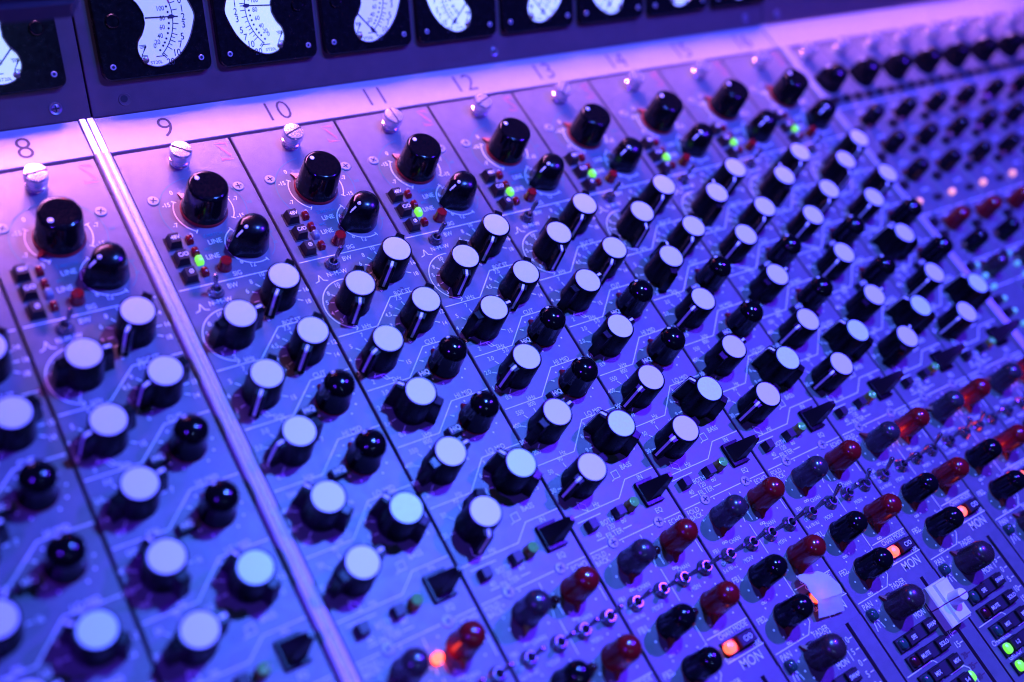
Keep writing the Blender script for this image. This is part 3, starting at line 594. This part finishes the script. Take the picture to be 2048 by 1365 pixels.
for x, kind in ((8.723, 's'), (9.276, 'h'), (13.03, 's'), (16.75, 's'), (17.32, 's'), (21.0, 's'), (5.0, 's')):
    w = obj('bridge_screw', M['bscrew' if kind == 's' else 'bhole'], con, onb(x, .113), (TB, 0, 0))
    obj('screw_recess', M['cross'] if kind == 's' else M['bholed'], w)

# ---------------------------------------------------------------- needle meters
BW2, BH = .92, .92
def mesh_at(mb, cx, cy, mirror):      # meter-local print, mirrored in outline for the paired meters
    if mirror: mb.v = [(-x, y, z) for x, y, z in mb.v]; mb.f = [tuple(reversed(f)) for f in mb.f]
    return mb
LOW = [(-.054, .0), (-.054, -.043), (-.089, -.121), (-.132, -.178), (-.145, -.252), (-.113, -.330), (-.049, -.372), (.037, -.379), (.131, -.343), (.215, -.282), (.291, -.184), (.344, -.064), (.360, .0)]
OUT = LOW + [(x, -y) for x, y in reversed(LOW[1:-1])]
def smooth_closed(pts, n=4):
    out = []; N = len(pts)
    for i in range(N):
        p0, p1, p2, p3 = (Vector(pts[(i + j - 1) % N]) for j in range(4))
        for q in range(n):
            t = q / n; out.append(tuple(.5 * ((2 * p1) + (-p0 + p2) * t + (2 * p0 - 5 * p1 + 4 * p2 - p3) * t * t + (-p0 + 3 * p1 - 3 * p2 + p3) * t ** 3)))
    return out
OUT = smooth_closed(OUT)
PC = (-.225, .010); SC = (('20', -47.9), ('10', -37.1), ('7', -28.5), ('5', -20.7), ('3', -9.3), ('2', -2.1), ('1', 5.5), ('0', 13.5), ('1', 23), ('2', 32), ('3', 41))
PCT = (('0', -46), ('20', -39), ('40', -29), ('60', -16), ('80', -3), ('100', 11))
BEZ = MB().slab(rrect(-BW2 / 2, BW2 / 2, -BH / 2, BH / 2, .07, 6), 0, .055, .010).mesh('meter_bezel', BEZEL, angle=30)
BOSS = MB().lathe([(.056, .05), (.056, .066), (.050, .072), (.044, .067), (0, .066)], 24).mesh('meter_boss', BEZEL)
MSCR = MB().lathe([(.024, .052), (.024, .062), (.020, .066), (.013, .066), (.012, .060), (0, .060)], 20).mesh('meter_screw', SCREW)
SOCK = MB().disc((0, 0), .0125, .0612, 14).mesh('screw_socket', HOLE, False)
def dialparts(mirror, bright):
    d = mesh_at(MB().add([(x, y, .0575) for x, y in OUT], [tuple(range(len(OUT)))]), 0, 0, mirror).mesh('dial_face', DIALB if bright else DIALM, False)
    rim = MB(); n = len(OUT); rs = []
    big = [(x - (-1) * 0, y) for x, y in OUT]; ins = inset(OUT, -.014); ins2 = inset(OUT, -.006)
    vs = [(x, y, .0545) for x, y in ins] + [(x, y, .070) for x, y in ins2] + [(x, y, .0578) for x, y in OUT]; fs = []
    for i in range(n):
        j = (i + 1) % n
        for a in (0, n): fs.append((a + i, a + j, a + n + j, a + n + i))
    rim = mesh_at(MB().add(vs, fs), 0, 0, mirror).mesh('dial_rim', mat('smoked_rim', (.03, .02, .03), rough=.15, coat=.5), angle=60)
    p = MB(); z = .0590; sg = -1 if mirror else 1
    P = lambda r, a: (sg * (PC[0] + r * math.cos(R(a))), PC[1] + r * math.sin(R(a)))
    if mirror: p.arc((-PC[0], PC[1]), .405, 180 + 48.5, 180 - 13.5, .008, z, 24)
    else: p.arc(PC, .405, -48.5, 13.5, .008, z, 24)
    for i, (st, a) in enumerate(SC):
        if i < 8: p.line([P(.405, a), P(.450, a)], .007, z + .0002)
    p.line([P(.405, -46), P(.446, -46)], .007, z + .0002)
    for a in (-15, -24.6, -33): p.line([P(.405, a), P(.435, a)], .006, z + .0002)
    for st, a in SC[:8]: p.text(st, *P(.495, a), .056, z)
    for st, a in PCT:
        p.disc(P(.372, a), .0095, z, 10); p.text(st, *P(.318, a), .038, z)
    for a in (-34.5, -22, -9.5, 4): p.disc(P(.372, a), .0095, z, 10)
    p.text('ST20L', sg * -.012, -.350, .026, z, sx=1.1); p.line([(sg * .03 - .035, -.305), (sg * .03 + .035, -.305)], .008, z)
    q = (-.108 * sg + (.0 if not mirror else .0), -.255)
    for e in (0, .012, .024): p.line([(q[0] - .026 + e * .4, q[1] + .05 - e), (q[0] + .026 + e * .2, q[1] + .05 - e * .6), (q[0] - .022 + e * .3, q[1] - .05 + e), (q[0] + .030, q[1] - .05 + e * .6)], .005, z + .0004 + e * .01)
    leg = p.mesh('dial_markings', mat('black_dial_ink', (.01, .01, .015), rough=.5), False)
    pr = MB()
    for st, a in SC[8:]: pr.text(st, *P(.495, a), .056, z); pr.line([P(.405, a), P(.45, a)], .007, z)
    if mirror: pr.arc((-PC[0], PC[1]), .405, 180 - 13.5, 180 - 44, .016, z, 10)
    else: pr.arc(PC, .405, 13.5, 44, .016, z, 10)
    red = pr.mesh('red_zone', REDP, False)
    lug = MB().lathe([(.026, .056), (.026, .066), (.018, .071), (0, .072)], 18, c=(-.098 * sg, -.325)).mesh('dial_screw', mat('brass_lug', (.30, .26, .16), rough=.35, metal=.8))
    return d, rim, leg, red, lug
def needle(a, mirror):
    sg = -1 if mirror else 1; c, s_ = math.cos(R(a)), math.sin(R(a)); P = lambda r, o=0: (sg * (PC[0] + r * c - o * s_), PC[1] + r * s_ + o * c)
    p = MB(); z = .0640; r0 = .175
    for (ra, wa), (rb, wb) in (((r0, .006), (.365, .005)), ((.365, .005), (.385, .017)), ((.385, .017), (.402, .017)), ((.402, .017), (.425, .004)), ((.425, .004), (.448, .003))):
        q = [P(ra, -wa), P(rb, -wb), P(rb, wb), P(ra, wa)]
        if mirror: q = q[::-1]
        p.add([(x, y, z) for x, y in q] + [(x, y, z - .0025) for x, y in q], [(0, 1, 2, 3), (7, 6, 5, 4)] + [(i, i + 4, (i + 1) % 4 + 4, (i + 1) % 4) for i in range(4)])
    return p.mesh('needle', INK, False)
DP = {(mi, br): dialparts(mi, br) for mi in (0, 1) for br in (0, 1)}
NEED = {9: -1.5, 10: 3, 11: -47.5, 12: -47.5}
MLAB = {6: 'needle meter above channel number 6, at the near end of the bridge', 7: 'needle meter above channel number 7, behind the dark overhanging panel', 16: 'needle meter above channel number 16, beside the bridge seam by the far rail', 15: 'needle meter above channel number 15, second from the bridge seam by the far rail', 8: 'needle meter above channel number 8, partly behind the dark overhanging panel', 14: 'needle meter above channel number 14, mirrored dial half hidden', 13: 'needle meter above channel number 13 between two mirrored dials', 12: 'needle meter above channel number 12, its bright dial mirrored', 9: 'needle meter above channel number 9, needle level at the middle of its pale dial', 10: 'needle meter above channel number 10 with mirrored dial and needle level', 11: 'needle meter above channel number 11, needle dropped to the low end'}
for k in range(6, 17):
    mi = (k % 2 == 0); br = k in (8, 10, 12, 13, 14, 15)
    xm = (X0[k] if k >= 9 else X0[k] - .078) + .585
    lab = MLAB.get(k, 'needle meter in black bezel on the bridge above channel number %d' % k)
    t = thing('needle_meter', lab, 'meter', onb(xm, .735, .002), 'needle meters along the bridge', (TB, 0, 0))
    bz = obj('bezel', BEZ, t)
    for sx, sy in ((-1, -1), (1, -1), (1, 1), (-1, 1)):
        w = obj('bezel_screw', MSCR, t, (sx * .371, sy * .352, 0)); obj('screw_socket', SOCK, w)
    obj('zero_screw', BOSS, t, ((-.312 if not mi else .312), .005, 0))
    d, rim, leg, red, lug = DP[(int(mi), int(br))]
    f = obj('dial', d, t); obj('dial_markings', leg, f); obj('red_zone', red, f); obj('dial_screw', lug, f)
    obj('dial_rim', rim, t); obj('needle', needle(NEED.get(k, -47), mi), t)

# ---------------------------------------------------------------- dark flat panel on a stand, its lower edge hanging in front of the meters at the far end
dp = thing('display_panel', 'dark flat panel on a stand hanging over the meter above number 8', 'panel', (7.2, 1.95, bt[2] + .002))
obj('housing', MB().rings([[(x, y, z) for x, y in rrect(-1.75, 1.50, -1.62, -1.42, .06, 4)] for z in (.56, 2.4)]).mesh('panel_housing', CASE, angle=30), dp)
obj('lower_lip', MB().rings([[(x, y, z) for x, y in rrect(-1.72, 1.47, -1.645, -1.44, .06, 4)] for z in (.535, .66)]).mesh('panel_lip', CASE, angle=30), dp)
obj('foot', MB().slab(rrect(-.5, .5, -.2, .5, .1, 4), 0, .05, .01).mesh('panel_foot', CASE, angle=30), dp)
obj('neck', MB().tube((0, .15, .03), (0, .1, 1.35), .07, .06, 14).tube((0, .12, 1.33), (0, -1.45, 1.5), .06, .06, 14).mesh('panel_neck', CASE), dp)
